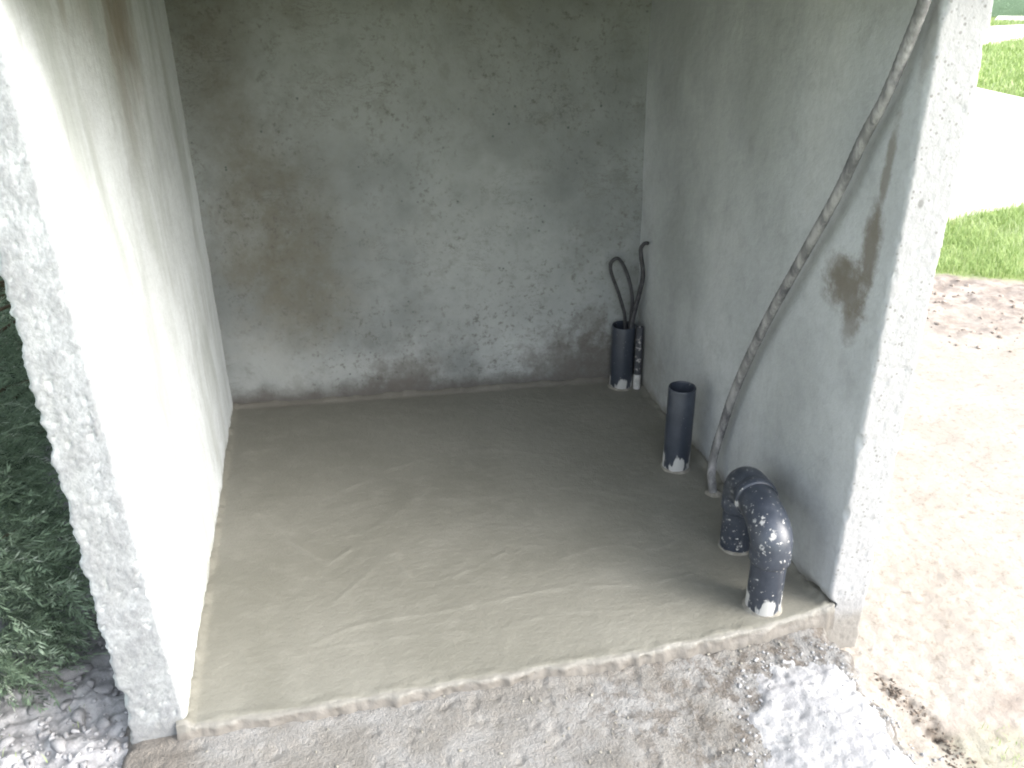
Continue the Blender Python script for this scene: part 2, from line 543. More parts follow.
def mat_pvc(name, splash=0.5, base_top=0.05, dusty=.25):
    g = G(name)
    c = g.mix(g.step(g.noise(14, 3, .6), .35, .7), (.025, .031, .043), (.038, .045, .060))
    dust = g.step(g.noise(9, 5, .7, off=(3, 3, 3)), .42, .75)
    c = g.mix(g.math('MULTIPLY', dust, dusty), c, (.12, .135, .165))
    white = (.38, .38, .37)
    s1 = g.step(g.noise(24, 5, .72, stretch=(1, 1, .7), off=(5, 1, 8)), .67 - .06 * splash, .74 - .06 * splash)
    s2 = g.step(g.noise(115, 2, .5, off=(1, 8, 3)), .68 - .05 * splash, .76 - .05 * splash)
    m = g.math('MAXIMUM', s1, s2)
    wob = g.noise(26, 3, .6, stretch=(1, 1, .35), off=(2, 2, 6))
    ring = g.step(g.math('SUBTRACT', g.z, g.math('MULTIPLY', g.step(wob, .36, .62), base_top)), -.010, .006, 1, 0)
    m = g.math('MAXIMUM', m, ring)
    c = g.mix(m, c, white)
    r = g.math('ADD', .30, g.math('ADD', g.math('MULTIPLY', m, .5), g.math('MULTIPLY', dust, .15)))
    return g.out(c, r, g.bump(m, .4, .0015), .5)


def mat_hose():
    g = G("cement_coated_conduit")
    st = (1, 2.2, .45)
    c = g.mix(g.step(g.noise(13, 4, .7, stretch=st), .36, .64), (.13, .13, .13), (.26, .257, .255))
    c = g.mix(g.math('MULTIPLY', g.step(g.noise(19, 5, .75, stretch=st, off=(4, 4, 4)), .50, .70), .6), c, (.35, .348, .345))
    c = g.mix(g.math('MULTIPLY', g.step(g.noise(14, 5, .75, stretch=st, off=(9, 1, 4)), .46, .64), .85), c, (.06, .06, .066))
    return g.out(c, .8, g.bump(g.noise(160, 3, .7), .4, .002), .3)


def mat_leaf(name, c1, c2, c3):
    g = G(name)
    oi = g.attr("tint")
    c = g.mix(g.step(oi, 0, .6), c1, c2)
    c = g.mix(g.step(oi, .6, 1), c, c3)
    g.p.inputs["Subsurface Weight"].default_value = 0.0
    tr = g.n.new("ShaderNodeBsdfTranslucent")
    g.l.new(c, tr.inputs["Color"])
    m = g.out(c, .6, None, .3)
    ms = g.n.new("ShaderNodeMixShader")
    ms.inputs[0].default_value = .25
    g.l.new(g.p.outputs[0], ms.inputs[1]); g.l.new(tr.outputs[0], ms.inputs[2])
    g.l.new(ms.outputs[0], g.n["Material Output"].inputs[0])
    return m


M_BACK, M_RIGHT, M_LEFT, M_ROOF = mat_back_wall(), mat_right_wall(), mat_left_wall(), mat_roof()
M_SCREED, M_APRON, M_GROUND, M_HEAP = mat_screed(), mat_apron(), mat_ground(), mat_heap()
M_PATH = mat_simple("pale_concrete", (.50, .48, .45), (.58, .56, .53), 4, .9, .3, 60)
M_STONE = mat_simple("grey_stone", (.21, .21, .218), (.36, .36, .37), 25, .9, .6, 120, .004)
M_CLOD = mat_simple("dark_soil", (.08, .065, .053), (.22, .18, .145), 30, .97, .6, 120, .004)
M_BARK = mat_simple("bark", (.06, .045, .035), (.14, .11, .08), 30, .95, .7, 60, .01)
M_MORTAR = mat_simple("mortar", (.17, .16, .135), (.25, .24, .21), 45, .85, .5, 140, .003)
M_CABLE = mat_simple("black_cable", (.022, .023, .026), (.05, .05, .055), 60, .5, .2, 200, .001, .4)
M_CONDUIT = mat_simple("grey_conduit_splashed", (.045, .048, .055), (.34, .33, .32), 30, .7, .3, 150, .002, .3, (.56, .6))
M_PVC = mat_pvc("grey_pvc_splashed", .75, .06)
M_PVC_ELBOW = mat_pvc("grey_pvc_elbow", 1.0, .0, .3)
M_PVC_C = mat_pvc("grey_pvc_open", -.6, .075, .18)
M_PVC_D = mat_pvc("grey_pvc_back", -.2, .05, .12)
M_HOSE = mat_hose()
M_LEAF = mat_leaf("conifer_leaf", (.04, .064, .042), (.22, .30, .21), (.46, .52, .44))
M_GRASS = mat_leaf("grass_blade", (.22, .31, .10), (.31, .41, .15), (.40, .46, .25))  # blade greens raised to paint in bright flare
M_FARLEAF = mat_leaf("far_hedge_leaf", (.22, .32, .21), (.27, .38, .26), (.33, .43, .32))  # greens lightened to paint in haze over the far hedge

# ------------------------------------------------------------------ the shelter
SH = (0.33, 1.46, -0.10)
shelter = thing("concrete_shelter", "small open fronted concrete shelter with stained plaster walls over a fresh floor", "shelter", SH)
ROOF_Z = 1.415


def left_x(y, z):      # inner face of the left wall
    return -0.398 - 0.022 * np.clip(z, 0, 1.1) * np.clip(1 - (y - 1.44) / 1.4, 0, 1)


def right_x(y, z):     # inner face of the right wall
    return 1.073 - 0.036 * (y - 1.48) - 0.018 * np.clip(z, 0, 1) * sstep(1.8, 2.8, y)


def back_y(x):
    return 2.853 - 0.062 * (x + 0.397)


# left wall
xs = spaced((-.51, -.398, .0045))
ys = spaced((1.44, 1.50, .0045), (1.50, 1.62, .009), (1.62, 2.96, .016))
zs = spaced((-.16, -.05, .008), (-.05, ROOF_Z, .0055))
v, n, f = lattice_box(xs, ys, zs)
lo, hi = v.min(0), v.max(0)
v0 = v.copy()
v = round_box(v, lo, hi, .007)
frontw = 1 - sstep(1.443, 1.462, v0[:, 1])
inner = sstep(-.44, -.40, v0[:, 0]) * (1 - frontw)
outer = 1 - sstep(-.51, -.480, v0[:, 0])
grain = fbm(v0, 75, 3, 3.0, .6)
grain2 = fbm(v0 * np.array([.75, 1, 1.15]), 120, 2, 3.0, .6)
lump = fbm(v0, 24, 2, 9.0)
d = frontw * (.0030 * np.abs(grain2) + .0012 * lump - .001 - .004 * sstep(.5, .75, fbm(v0, 70, 2, 51.0))) + inner * (.0028 * fbm(v0, 4.5, 3) + .0005 * grain) + (1 - frontw) * (1 - inner) * .003 * lump
v = v + n * d[:, None]
rag = fbm(v0 * np.array([.4, .4, 1]), 30, 3, 21.0, .65)
chip = sstep(.25, .6, fbm(v0 * np.array([.3, .3, 1]), 11, 2, 40.0))
v[:, 0] += outer * np.maximum(frontw, .4) * (-.007 * rag + .010 * chip - .001)
inedge = sstep(-.425, -.40, v0[:, 0]) * (1 - sstep(1.44, 1.455, v0[:, 1]))
v[:, 0] -= inedge * (.0035 * np.abs(fbm(v0, 45, 2, 5.0)) + .006 * sstep(.35, .6, fbm(v0, 16, 2, 60.0)))
v[:, 0] += (left_x(v0[:, 1], v0[:, 2]) + .398) * sstep(-.51, -.40, v0[:, 0])
# the wall's foot breaks off unevenly
lw = mesh_obj("side_wall", v, f, M_LEFT, shelter)
keep_world(lw, SH)
tag(lw, "pale left wall with grey streaks and a rough cut front edge")

# right wall
xs = spaced((1.073, 1.173, .0045))
ys = spaced((1.48, 1.53, .0045), (1.53, 1.7, .008), (1.7, 2.9, .014))
zs = spaced((-.22, .10, .0055), (.10, ROOF_Z, .0065))
v, n, f = lattice_box(xs, ys, zs)
lo, hi = v.min(0), v.max(0)
v0 = v.copy()
v = round_box(v, lo, hi, .006)
frontw = 1 - sstep(1.482, 1.495, v0[:, 1])
innerw = 1 - sstep(1.075, 1.10, v0[:, 0])
grain = fbm(v0, 85, 3, 3.0, .6)
d = frontw * (.0022 * np.abs(grain) - .003 * sstep(.45, .7, fbm(v0, 60, 2, 8.0))) + (1 - frontw) * (.0024 * fbm(v0, 5, 3, 2.0) + .0004 * grain)
v = v + n * d[:, None]
edge = innerw * frontw
v[:, 0] += edge * (.0025 * np.abs(fbm(v0, 40, 2, 5.0)) + .007 * sstep(.4, .65, fbm(v0, 14, 2, 33.0)))
outer = sstep(1.14, 1.172, v0[:, 0])
v[:, 0] += outer * np.maximum(frontw, .3) * (.003 * fbm(v0, 30, 3, 14.0) - .004 * sstep(.4, .6, fbm(v0, 13, 2, 70.0)))
v[:, 0] += (right_x(v0[:, 1], v0[:, 2]) - 1.073) * (1 - sstep(1.075, 1.16, v0[:, 0]))
# undercut chip where the wall's front corner meets the floor
chip = (1 - sstep(1.50, 1.66, v0[:, 1])) * np.exp(-((v0[:, 2] - .004) / .016) ** 2) * innerw
v[:, 0] += chip * (.016 + .010 * fbm(v0, 40, 2, 1.0))
rw = mesh_obj("side_wall", v, f, M_RIGHT, shelter)
keep_world(rw, SH)
tag(rw, "grey right wall with a brown damp patch beside its pale front edge")

# back wall
xs = spaced((-.50, 1.16, .014)); ys = spaced((0, .12, .03)); zs = spaced((-.10, .2, .008), (.2, ROOF_Z - .002, .014))
v, n, f = lattice_box(xs, ys, zs)
v0 = v.copy()
d = (n[:, 1] < -.3) * (.003 * fbm(v0, 4, 3, 12.0) + .0007 * fbm(v0, 60, 2))
v = v + n * d[:, None]
v[:, 1] += back_y(v0[:, 0])
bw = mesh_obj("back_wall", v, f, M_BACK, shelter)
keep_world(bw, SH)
tag(bw, "shaded back wall with brown mottling and a dark damp band along its foot")

# roof slab, unseen above the frame; set low, left overhang added for shade
v, n, f = lattice_box(spaced((-.80, 1.26, .03)), spaced((1.415, 3.02, .03)), spaced((ROOF_Z + .001, ROOF_Z + .12, .03)))
v = round_box(v, v.min(0), v.max(0), .012) + n * (.002 * fbm(v, 12, 3))[:, None]
rf = mesh_obj("roof", v, f, M_ROOF, shelter)
keep_world(rf, SH)

# ------------------------------------------------------------------ floor of fresh screed
def front_y(x):
    return np.interp(x, [-.42, -.17, .04, .29, .58, .88, 1.06, 1.2], [1.431, 1.431, 1.432, 1.436, 1.433, 1.448, 1.476, 1.490])


RIDGES = [([(-.33, 2.30), (-.25, 2.12), (-.10, 2.02), (.05, 2.06), (.2, 2.2)], .0014, .012),
          ([(-.05, 2.25), (.15, 2.36), (.42, 2.38), (.6, 2.3)], .0011, .010),
          ([(.30, 1.58), (.45, 1.60), (.62, 1.57), (.75, 1.58)], .0014, .006),
          ([(-.34, 1.70), (-.28, 1.60), (-.22, 1.53)], .0013, .007),
          ([(.5, 1.80), (.62, 1.83), (.75, 1.79), (.84, 1.82)], .0012, .006),
          ([(-.215, 2.05), (-.203, 2.039), (-.12, 1.932), (-.094, 1.918), (-.041, 1.958)], .0026, .0075),
          ([(-.10, 1.74), (-.02, 1.83), (.067, 1.921), (.09, 1.90)], .0016, .0065),
          ([(.067, 1.921), (.10, 1.82), (.125, 1.787), (.20, 1.79), (.284, 1.821), (.36, 1.86)], .0020, .006),
          ([(-.14, 1.62), (-.031, 1.662), (.159, 1.666), (.30, 1.676), (.461, 1.688), (.654, 1.66), (.8, 1.67)], .0017, .006),
          ([(-.25, 1.58), (-.10, 1.60), (.06, 1.60), (.2, 1.59)], .0012, .006),
          ([(.0, 2.20), (.3, 2.13), (.6, 2.12), (.8, 2.0)], .0009, .008),
          ([(.25, 2.02), (.45, 1.95), (.62, 1.93)], .0009, .007),
          ([(-.3, 1.9), (-.2, 1.75), (-.16, 1.60)], .0008, .010)]
NU, NV = 300, 270
uu, vv = np.meshgrid(np.linspace(0, 1, NU), np.linspace(0, 1, NV), indexing='ij')
uu, vv = uu.ravel(), vv.ravel() ** 1.15
xa, xb = -.418, 1.09
px = xa + (xb - xa) * uu
py = front_y(px) + (back_y(px) + .02 - front_y(px)) * vv
P = np.stack([px, py, np.zeros_like(px)], 1)
z = .0022 * fbm(P, 3.0, 3, 4.0) + .0004 * fbm(P * np.array([1, 1.3, 1]), 16, 3, 8.0) + .0006 * np.abs(fbm(P, 90, 2, 1.0)) + .00022 * fbm(P * np.array([.8, 1.3, 1]), 40, 2, 6.0) + .0007 * sstep(.1, .5, fbm(P, 5, 2, 77.0)) * np.abs(fbm(P, 55, 2, 12.0))
crest = np.zeros_like(px)
for pts, h, wd in RIDGES:
    pts = smooth_path([(a, b, 0) for a, b in pts], 6)[:, :2]
    dm = np.full(len(px), 9.0)
    for a, b in zip(pts[:-1], pts[1:]):
        ab = b - a
        t = np.clip(((px - a[0]) * ab[0] + (py - a[1]) * ab[1]) / (ab @ ab), 0, 1)
        dm = np.minimum(dm, np.hypot(px - a[0] - ab[0] * t, py - a[1] - ab[1] * t))
    amt = np.exp(-(dm / wd) ** 2) * np.clip(.75 + .9 * fbm(P, 13, 3, 2.0), 0, 1.5)
    z += .75 * h * amt
    crest = np.maximum(crest, np.clip(amt, 0, 1) * h / .0026)
nz_ = fbm(P, 14, 3, 31.0, .6)
dl = px - left_x(py, 0 * py)
dr = right_x(py, 0 * py) - px
db = back_y(px) - py
df = py - front_y(px)
z += np.maximum(0, .010 + .010 * nz_) * np.exp(-(np.maximum(dl, 0) / .010) ** 2)
z += np.maximum(0, .008 + .010 * nz_) * np.exp(-(np.maximum(dr, 0) / .014) ** 2)
z += np.maximum(0, .014 + .008 * nz_) * np.exp(-(np.maximum(db, 0) / .012) ** 2)
z += .0012 * np.exp(-((df - .012) / .012) ** 2) * (1 + 2.5 * nz_) - .002 * (1 - sstep(0, .008, df))
top = np.stack([px, py, z], 1)
jag = (fbm(P[::NV], 16, 3, 3.0) * .006)
first = np.arange(NU) * NV
top[first, 1] += jag
top[first + 1, 1] += jag * .8
# the front face of the slab drops below the ledge
skirt = []
for k, (dy, dz) in enumerate(((-.003, -.0025), (-.005, -.008), (-.006, -.014), (-.008, -.022), (-.010, -.032), (-.010, -.07))):
    s = top[first].copy()
    s[:, 1] += dy + .005 * fbm(s, 26, 3, 7.0 + .15 * k) + (.0035 * fbm(s, 75, 2, 3.0 + .9 * k) if k else 0)
    s[:, 2] += .003 * fbm(s, 50, 2, 11.0 + .7 * k)
    s[:, 2] += dz
    skirt.append(s)
verts = np.concatenate([top] + skirt)
F = [grid_faces(NU, NV)]
base = NU * NV
prev = first
for k in range(len(skirt)):
    cur = base + k * NU + np.arange(NU)
    F.append(np.stack([prev[:-1], cur[:-1], cur[1:], prev[1:]], 1))
    prev = cur
floor = mesh_obj("floor", verts, np.concatenate(F), M_SCREED, attrs=dict(crest=np.concatenate([crest, np.zeros(len(verts) - len(crest))]), edge=np.concatenate([df, np.zeros(len(verts) - len(df))])))
tag(floor, kind="structure")


# ------------------------------------------------------------------ ledge of rough mortar in front
def seg_dist(px, py, pts):
    dm = np.full(len(px), 99.0)
    pts = np.asarray(pts, float)
    for a, b in zip(pts[:-1], pts[1:]):
        ab = b - a
        t = np.clip(((px - a[0]) * ab[0] + (py - a[1]) * ab[1]) / (ab @ ab), 0, 1)
        dm = np.minimum(dm, np.hypot(px - a[0] - ab[0] * t, py - a[1] - ab[1] * t))
    return dm


def heap_mask(px, py):
    P = np.stack([px, py, 0 * px], 1)
    d = np.hypot((px - .925) / .190, (py - 1.13) / .285) + .18 * fbm(P, 7, 3, 5.0) + .10 * fbm(P, 26, 3, 5.0, .7)
    return d


def ledge_z(px, py):
    P = np.stack([px, py, 0 * px], 1)
    d = np.maximum(front_y(px) - py, -.02)
    z = -.026 - .05 * np.clip(d, 0, .05) - .10 * np.clip(d - .05, 0, 1)
    z = z - .004 * sstep(.015, .03, d) * (.6 + fbm(P, 6, 2, 9.0))            # a small step under the rim
    wav = fbm(P * np.array([1, 1.8, 1]), 5, 3, 2.0)
    z += .005 * wav + .0010 * fbm(P * np.array([.6, 1.6, 1]), 30, 3, 6.0, .6) + .0010 * np.abs(fbm(P, 95, 2, 3.0)) - .004 * sstep(.3, .6, fbm(P, 24, 3, 44.0))
    r = sstep(.35, .75, px)
    z += r * (.004 * fbm(P, 18, 3, 13.0, .65) + .003 * np.abs(fbm(P, 60, 3, 4.0, .7))) - r * .010
    # sides break down to the soil
    z -= .14 * sstep(1.03, 1.16, px + .035 * fbm(P, 12, 3)) + .06 * sstep(-.50, -.58, px + .03 * fbm(P, 14, 2, 4.0))
    z -= .08 * sstep(.5, .75, d)
    return z


xs = spaced((-.64, 1.16, .0055)); ys = spaced((.62, 1.0, .012), (1.0, 1.50, .005))
X, Y = np.meshgrid(xs, ys, indexing='ij')
px, py = X.ravel(), Y.ravel()
led = mesh_obj("ledge", np.stack([px, py, ledge_z(px, py)], 1), grid_faces(len(xs), len(ys)), M_APRON)
tag(led, kind="structure")

# ------------------------------------------------------------------ ground sheet
DIRT_LINE = [(1.172, 1.36), (1.178, 1.32), (1.193, 1.25), (1.203, 1.165), (1.205, 1.10), (1.20, 1.02)]


def ground_parts(px, py):
    P = np.stack([px, py, 0 * px], 1)
    left = 1 - sstep(-.55, -.30, px)
    right = sstep(.9, 1.15, px)
    z = -.09 + .045 * left - .045 * right
    near = np.exp(-(np.hypot(px - .4, py - 1.6) / 6.0) ** 2)
    z = z + near * (.016 * fbm(P, 1.6, 3, 3.0) * right + .003 * fbm(P, 30, 3, 5.0))
    rub = left * (1 - sstep(2.6, 3.4, py))
    z += rub * (.018 * fbm(P, 8, 3, 7.0) + .013 * np.abs(fbm(P, 26, 3, 2.0)) + .005 * np.abs(fbm(P, 60, 2, 9.0)))
    # dark loosened soil beside the white heap
    dd = seg_dist(px, py, DIRT_LINE) + .03 * fbm(P, 14, 3, 2.0) + .022 * np.abs(fbm(P, 45, 3, 5.0))
    dark = (1 - sstep(.002, .044, dd)) * right * np.clip(.55 + .9 * fbm(P, 34, 3, 8.0), .05, 1)
    z -= .006 * dark
    z += dark * .010 * fbm(P, 40, 3, 4.0)
    # lumpy bare soil in front of the lawn
    lawn_edge = 3.78 - .55 * (px - 3.0) + .10 * fbm(P, 2.2, 3, 1.0) + .05 * fbm(P, 11, 2, 1.0)
    t = py - lawn_edge
    soil = sstep(-1.0, -.45, t + .35 * fbm(P, 2.8, 3, 15.0)) * (1 - sstep(-.02, .15, t)) * sstep(1.4, 1.7, px)
    z += soil * (.012 * fbm(P, 7, 3, 3.0) + .008 * fbm(P, 24, 3, 3.0))
    root = (1 - sstep(.01, .06, seg_dist(px, py, [(1.26, 1.20), (1.34, 1.19), (1.46, 1.24)]) + .03 * fbm(P, 16, 2))) * .7
    soil = np.maximum(soil, root)
    grass = sstep(0, .12, t) * sstep(1.5, 1.9, px)
    grass = np.maximum(grass, sstep(4.8, 5.5, py))
    grass = np.maximum(grass, 1 - sstep(-2.2, -1.7, px))
    grass = np.maximum(grass, 1 - sstep(-1.2, -.8, py))
    tuft = (1 - sstep(.03, .15, seg_dist(px, py, [(1.27, 1.09), (1.42, 1.00)]) + .07 * fbm(P, 9, 2))) * .12
    grass = np.maximum(grass, tuft)
    z = np.where((px > -.45) & (px < 1.12) & (py > 1.47) & (py < 2.95), -.17, z)
    return z, soil, rub, dark, grass


def growth(a, b, s0, k):
    out, s = [a], s0
    while abs(out[-1] - a) < abs(b - a):
        out.append(out[-1] + math.copysign(s, b - a)); s *= k
    return out


gx = np.array(sorted(set(growth(-1.15, -700, .03, 1.28)[1:])) + list(spaced((-1.15, -.40, .0075), (-.40, .95, .03), (.95, 1.6, .0075), (1.6, 3.6, .018))) + growth(3.6, 700, .03, 1.28)[1:])
gy = np.array(sorted(set(growth(.7, -700, .03, 1.28)[1:])) + list(spaced((.7, 1.7, .0075), (1.7, 2.6, .012), (2.6, 4.3, .016))) + growth(4.3, 900, .03, 1.25)[1:])
X, Y = np.meshgrid(gx, gy, indexing='ij')
px, py = X.ravel(), Y.ravel()
z, soil, rub, dark, grass = ground_parts(px, py)
gnd = mesh_obj("ground", np.stack([px, py, z], 1), grid_faces(len(gx), len(gy)), M_GROUND, attrs=dict(soil=soil, rubble=rub, dark=dark, grass=grass))
tag(gnd, kind="structure")

# ------------------------------------------------------------------ paths across the lawn
def ribbon(name, a0, a1, b0, b1, z0, z1, n=60):
    t = np.linspace(0, 1, n)
    A = np.outer(1 - t, a0) + np.outer(t, a1)
    B = np.outer(1 - t, b0) + np.outer(t, b1)
    rows = []
    for q, zz in ((A, z0), (A, z1), (B, z1), (B, z0)):
        rows.append(np.column_stack([q, np.full(n, zz)]))
    V = np.concatenate(rows)
    F = []
    for r in range(3):
        for i in range(n - 1):
            F.append((r * n + i, (r + 1) * n + i, (r + 1) * n + i + 1, r * n + i + 1))
    o = mesh_obj(name, V, F, M_PATH, smooth=False)
    return tag(o, kind="structure")


ribbon("path", (2.2, 4.25), (7.12, 5.59), (2.2, 11.5), (7.12, 11.5), -.2, -.095)
ribbon("path", (8.0, 11.75), (14.5, 15.0), (8.0, 14.6), (13.2, 15.3), -.2, -.09)
ribbon("path", (12.9, 16.2), (17.5, 13.4), (13.6, 17.0), (18.5, 14.6), -.2, -.088)

# ------------------------------------------------------------------ white sand heap on the ledge's corner
xs = spaced((.66, 1.24, .005)); ys = spaced((.78, 1.42, .005))
X, Y = np.meshgrid(xs, ys, indexing='ij')
px, py = X.ravel(), Y.ravel()
P = np.stack([px, py, 0 * px], 1)
hm = heap_mask(px, py)
gz = ground_parts(px, py)[0]
bz = np.maximum(ledge_z(px, py), gz)
hz = bz + .008 * (1 - sstep(.72, 1.0, hm)) + .020 * (1 - sstep(0, .9, hm)) - .016 * sstep(.97, 1.08, hm) - .004
hz += (.0016 * np.abs(fbm(P, 100, 2, 3.0, .65)) + .003 * fbm(P, 14, 2, 1.0) + .0006 * fbm(P, 45, 2, 8.0)) * (1 - sstep(.95, 1.1, hm))
hv = np.stack([px, py, hz], 1)
hf = grid_faces(len(xs), len(ys))
hf = hf[(hm[hf] < 1.12).all(1)]
ids, inv = np.unique(hf, return_inverse=True)
heap = mesh_obj("sand_heap", hv[ids], inv.reshape(-1, 4), M_HEAP)
tag(heap, "patch of spilled white sand at the right end of the mortar ledge", "sand")

# ------------------------------------------------------------------ stones
ICO_V, ICO_F = None, None


def ico():
    import bmesh
    bm = bmesh.new()
    bmesh.ops.create_icosphere(bm, subdivisions=2, radius=1)
    V = np.array([q.co[:] for q in bm.verts]); Fc = np.array([[q.index for q in p.verts] for p in bm.faces])
    bm.free()
    return V, Fc


ICO_V, ICO_F = ico()


def stone_geo(size, seed, flat=.6):
    r = np.random.default_rng(seed)
    V = ICO_V.copy()
    for _ in range(13):                                   # cut flats so it reads as broken stone
        nrm = r.normal(size=3); nrm /= np.linalg.norm(nrm)
        lim = r.uniform(.42, .78)
        dd = V @ nrm
        V = V - np.outer(np.maximum(dd - lim, 0), nrm)
    V = V * (1.15 + .16 * fbm(ICO_V, 1.8, 3, seed * 3.1))[:, None]
    V = V * np.array([1, r.uniform(.65, 1), flat * r.uniform(.8, 1.2)]) * size
    a = r.uniform(0, 6.28)
    R = np.array([[math.cos(a), -math.sin(a), 0], [math.sin(a), math.cos(a), 0], [0, 0, 1]])
    return V @ R.T


def gz_at(x, y):
    return float(ground_parts(np.array([x]), np.array([y]))[0][0])


big = [(-.672, 1.69, .042, .4), (-.64, 1.55, .026, .6), (-.70, 1.52, .024, .6), (-.60, 1.62, .022, .6), (-.735, 1.60, .022, .6), (-.585, 1.52, .020, .7),
       (-.66, 1.47, .024, .6), (-.71, 1.44, .020, .6), (-.56, 1.46, .018, .7), (-.62, 1.78, .024, .6), (-.66, 1.88, .026, .6), (-.77, 1.50, .02, .6),
       (-.60, 1.41, .018, .6), (-.68, 1.60, .018, .7), (-.545, 1.56, .017, .6), (-.755, 1.68, .018, .6), (-.59, 1.70, .018, .6), (-.63, 1.64, .017, .6)]
protos = []
for k in range(5):
    me_o = mesh_obj("stone", stone_geo(1.0, 50 + k, .7), ICO_F, M_STONE, smooth=False)
    protos.append(me_o)
for i, (x, y, s, fl_) in enumerate(big):
    o = protos[i] if i < 5 else protos[i % 5].copy()
    if i >= 5: COL.objects.link(o)
    o.location = (x, y, gz_at(x, y) + s * (.16 if i == 0 else .14))
    o.scale = (s, s, s * fl_ / .7)
    o.rotation_euler = (random.uniform(-.2, .2), random.uniform(-.2, .2), random.uniform(0, 6.28))
    if i == 0:
        tag(o, "largest flat grey stone in the rubble between hedge and left wall", "stone", "grey stones between hedge and wall")
    else:
        tag(o, "small grey stone lying in the rubble between the hedge and left wall", "stone", "grey stones between hedge and wall")


def scatter(name, n, sampler, smin, smax, mat, zfun, sub=.3, seed=0):
    V, Fs, off = [], [], 0
    r = np.random.default_rng(seed)
    shapes = [stone_geo(1, 200 + k, .7) for k in range(8)]
    for k in range(n):
        x, y = sampler(r)
        s = smin * (smax / smin) ** (r.random() ** 1.7)
        a = r.uniform(0, 6.28)
        R = np.array([[math.cos(a), -math.sin(a), 0], [math.sin(a), math.cos(a), 0], [0, 0, 1]])
        V.append(shapes[k % 8] @ R.T * s + np.array([x, y, zfun[k] + s * sub] if isinstance(zfun, np.ndarray) else [x, y, zfun(x, y) + s * sub]))
        Fs.append(ICO_F + off); off += len(ICO_V)
    return mesh_obj(name, np.concatenate(V), np.concatenate(Fs), mat, smooth=False)


o = scatter("gravel", 800, lambda r: (r.uniform(-.86, -.49), 1.30 + 1.1 * r.random() ** 1.5), .003, .011, M_STONE, gz_at, .35, 1)
tag(o, "loose grey rubble on the ground between hedge and left wall", "gravel", kind="stuff")


def dirt_sampler(r):
    t = r.random() * (len(DIRT_LINE) - 1)
    i = int(t); a, b = np.array(DIRT_LINE[i]), np.array(DIRT_LINE[i + 1])
    q = a + (b - a) * (t - i) + r.normal(size=2) * np.array([.016, .016])
    return q[0], q[1]


o = scatter("soil_clods", 230, dirt_sampler, .0015, .0065, M_CLOD, gz_at, .2, 2)
tag(o, "dark loose soil crumbs beside the white sand patch", "soil", kind="stuff")


def heap_z(x, y):
    h = heap_mask(np.array([x]), np.array([y]))[0]
    b = max(ledge_z(np.array([x]), np.array([y]))[0], gz_at(x, y))
    return b + (.014 * (1 - float(sstep(.72, 1.0, h))) + .020 * (1 - float(sstep(0, .9, h))) if h < 1 else 0)


o = scatter("pebbles", 90, lambda r: (r.uniform(.76, 1.13), r.uniform(1.0, 1.36)), .0015, .0055, M_STONE, heap_z, .35, 3)
tag(o, "fine grey pebbles strewn over the white sand", "pebbles", kind="stuff")
o = scatter("mortar_crumbs", 420, lambda r: (r.uniform(-.38, 1.02), 1.44 - .36 * r.random() ** .8), .0012, .0055, M_MORTAR,
            lambda x, y: float(ledge_z(np.array([x]), np.array([y]))[0]), .3, 4)
tag(o, "crumbs of mortar strewn on the rough ledge", "mortar crumbs", kind="stuff")


def fringe_sampler(r):
    while True:
        x, y = r.uniform(.68, 1.18), r.uniform(.98, 1.42)
        h = heap_mask(np.array([x]), np.array([y]))[0]
        if r.random() < math.exp(-((h - 1.0) / .10) ** 2): return x, y


o = scatter("sand_crumbs", 420, fringe_sampler, .0012, .0065, M_HEAP, lambda x, y: max(float(ledge_z(np.array([x]), np.array([y]))[0]), gz_at(x, y)), .3, 8)
tag(o, "white crumbs scattered round the edge of the white sand patch", "sand", kind="stuff")


def soil_sampler(r):
    x = r.uniform(1.9, 3.6)
    return x, 3.75 - .55 * (x - 3.0) - r.uniform(0, 1.0)


o = scatter("soil_lumps", 420, soil_sampler, .004, .016, mat_simple("soil_lump", (.20, .165, .135), (.36, .31, .27), 12, .97, .6, 60, .006), gz_at, .2, 5)
tag(o, "lumps of bare brownish soil in front of the lawn", "soil", kind="stuff")
for i, (x, y, s) in enumerate([(.84, 1.305, .0085)]):
    o = protos[2].copy(); COL.objects.link(o)
    o.location = (x, y, heap_z(x, y) + .004); o.scale = (s, s, s)
    tag(o, "small round grey pebble near the upper edge of the white sand", "stone")
    del o["group"]

# ------------------------------------------------------------------ pipes
def rim_tube(path_r, seg=36):
    """surface of revolution about Z from (radius, height) pairs"""
    ang = np.linspace(0, 2 * np.pi, seg, endpoint=False)
    V, F = [], []
    for r, h in path_r:
        V.append(np.stack([r * np.cos(ang), r * np.sin(ang), np.full(seg, h)], 1))
    for i in range(len(path_r) - 1):
        for k in range(seg):
            a, b = i * seg + k, i * seg + (k + 1) % seg
            F.append((a, b, b + seg, a + seg))
    return np.concatenate(V), F


def mortar_ring(r, h, spread, seed):
    seg = 40
    ang = np.linspace(0, 2 * np.pi, seg, endpoint=False)
    w_ = fbm(np.stack([np.cos(ang) * 1.5 + seed, np.sin(ang) * 1.5, 0 * ang], 1), 1.0, 3)
    rows = [(r - .004, h * (1 + .8 * w_)), (r + .003, h * (.9 + .8 * w_)), (r + spread * .35 * (1 + .5 * w_), h * .4 * (1 + .5 * w_)), (r + spread * (1 + .6 * w_), .001 + 0 * ang), (r + spread * 1.3, -.004 + 0 * ang)]
    V = np.concatenate([np.stack([rr * np.cos(ang), rr * np.sin(ang), hh + 0 * ang], 1) for rr, hh in rows])
    F = []
    for i in range(len(rows) - 1):
        for k in range(seg):
            a, b = i * seg + k, i * seg + (k + 1) % seg
            F.append((a, a + seg, b + seg, b))
    return V, F


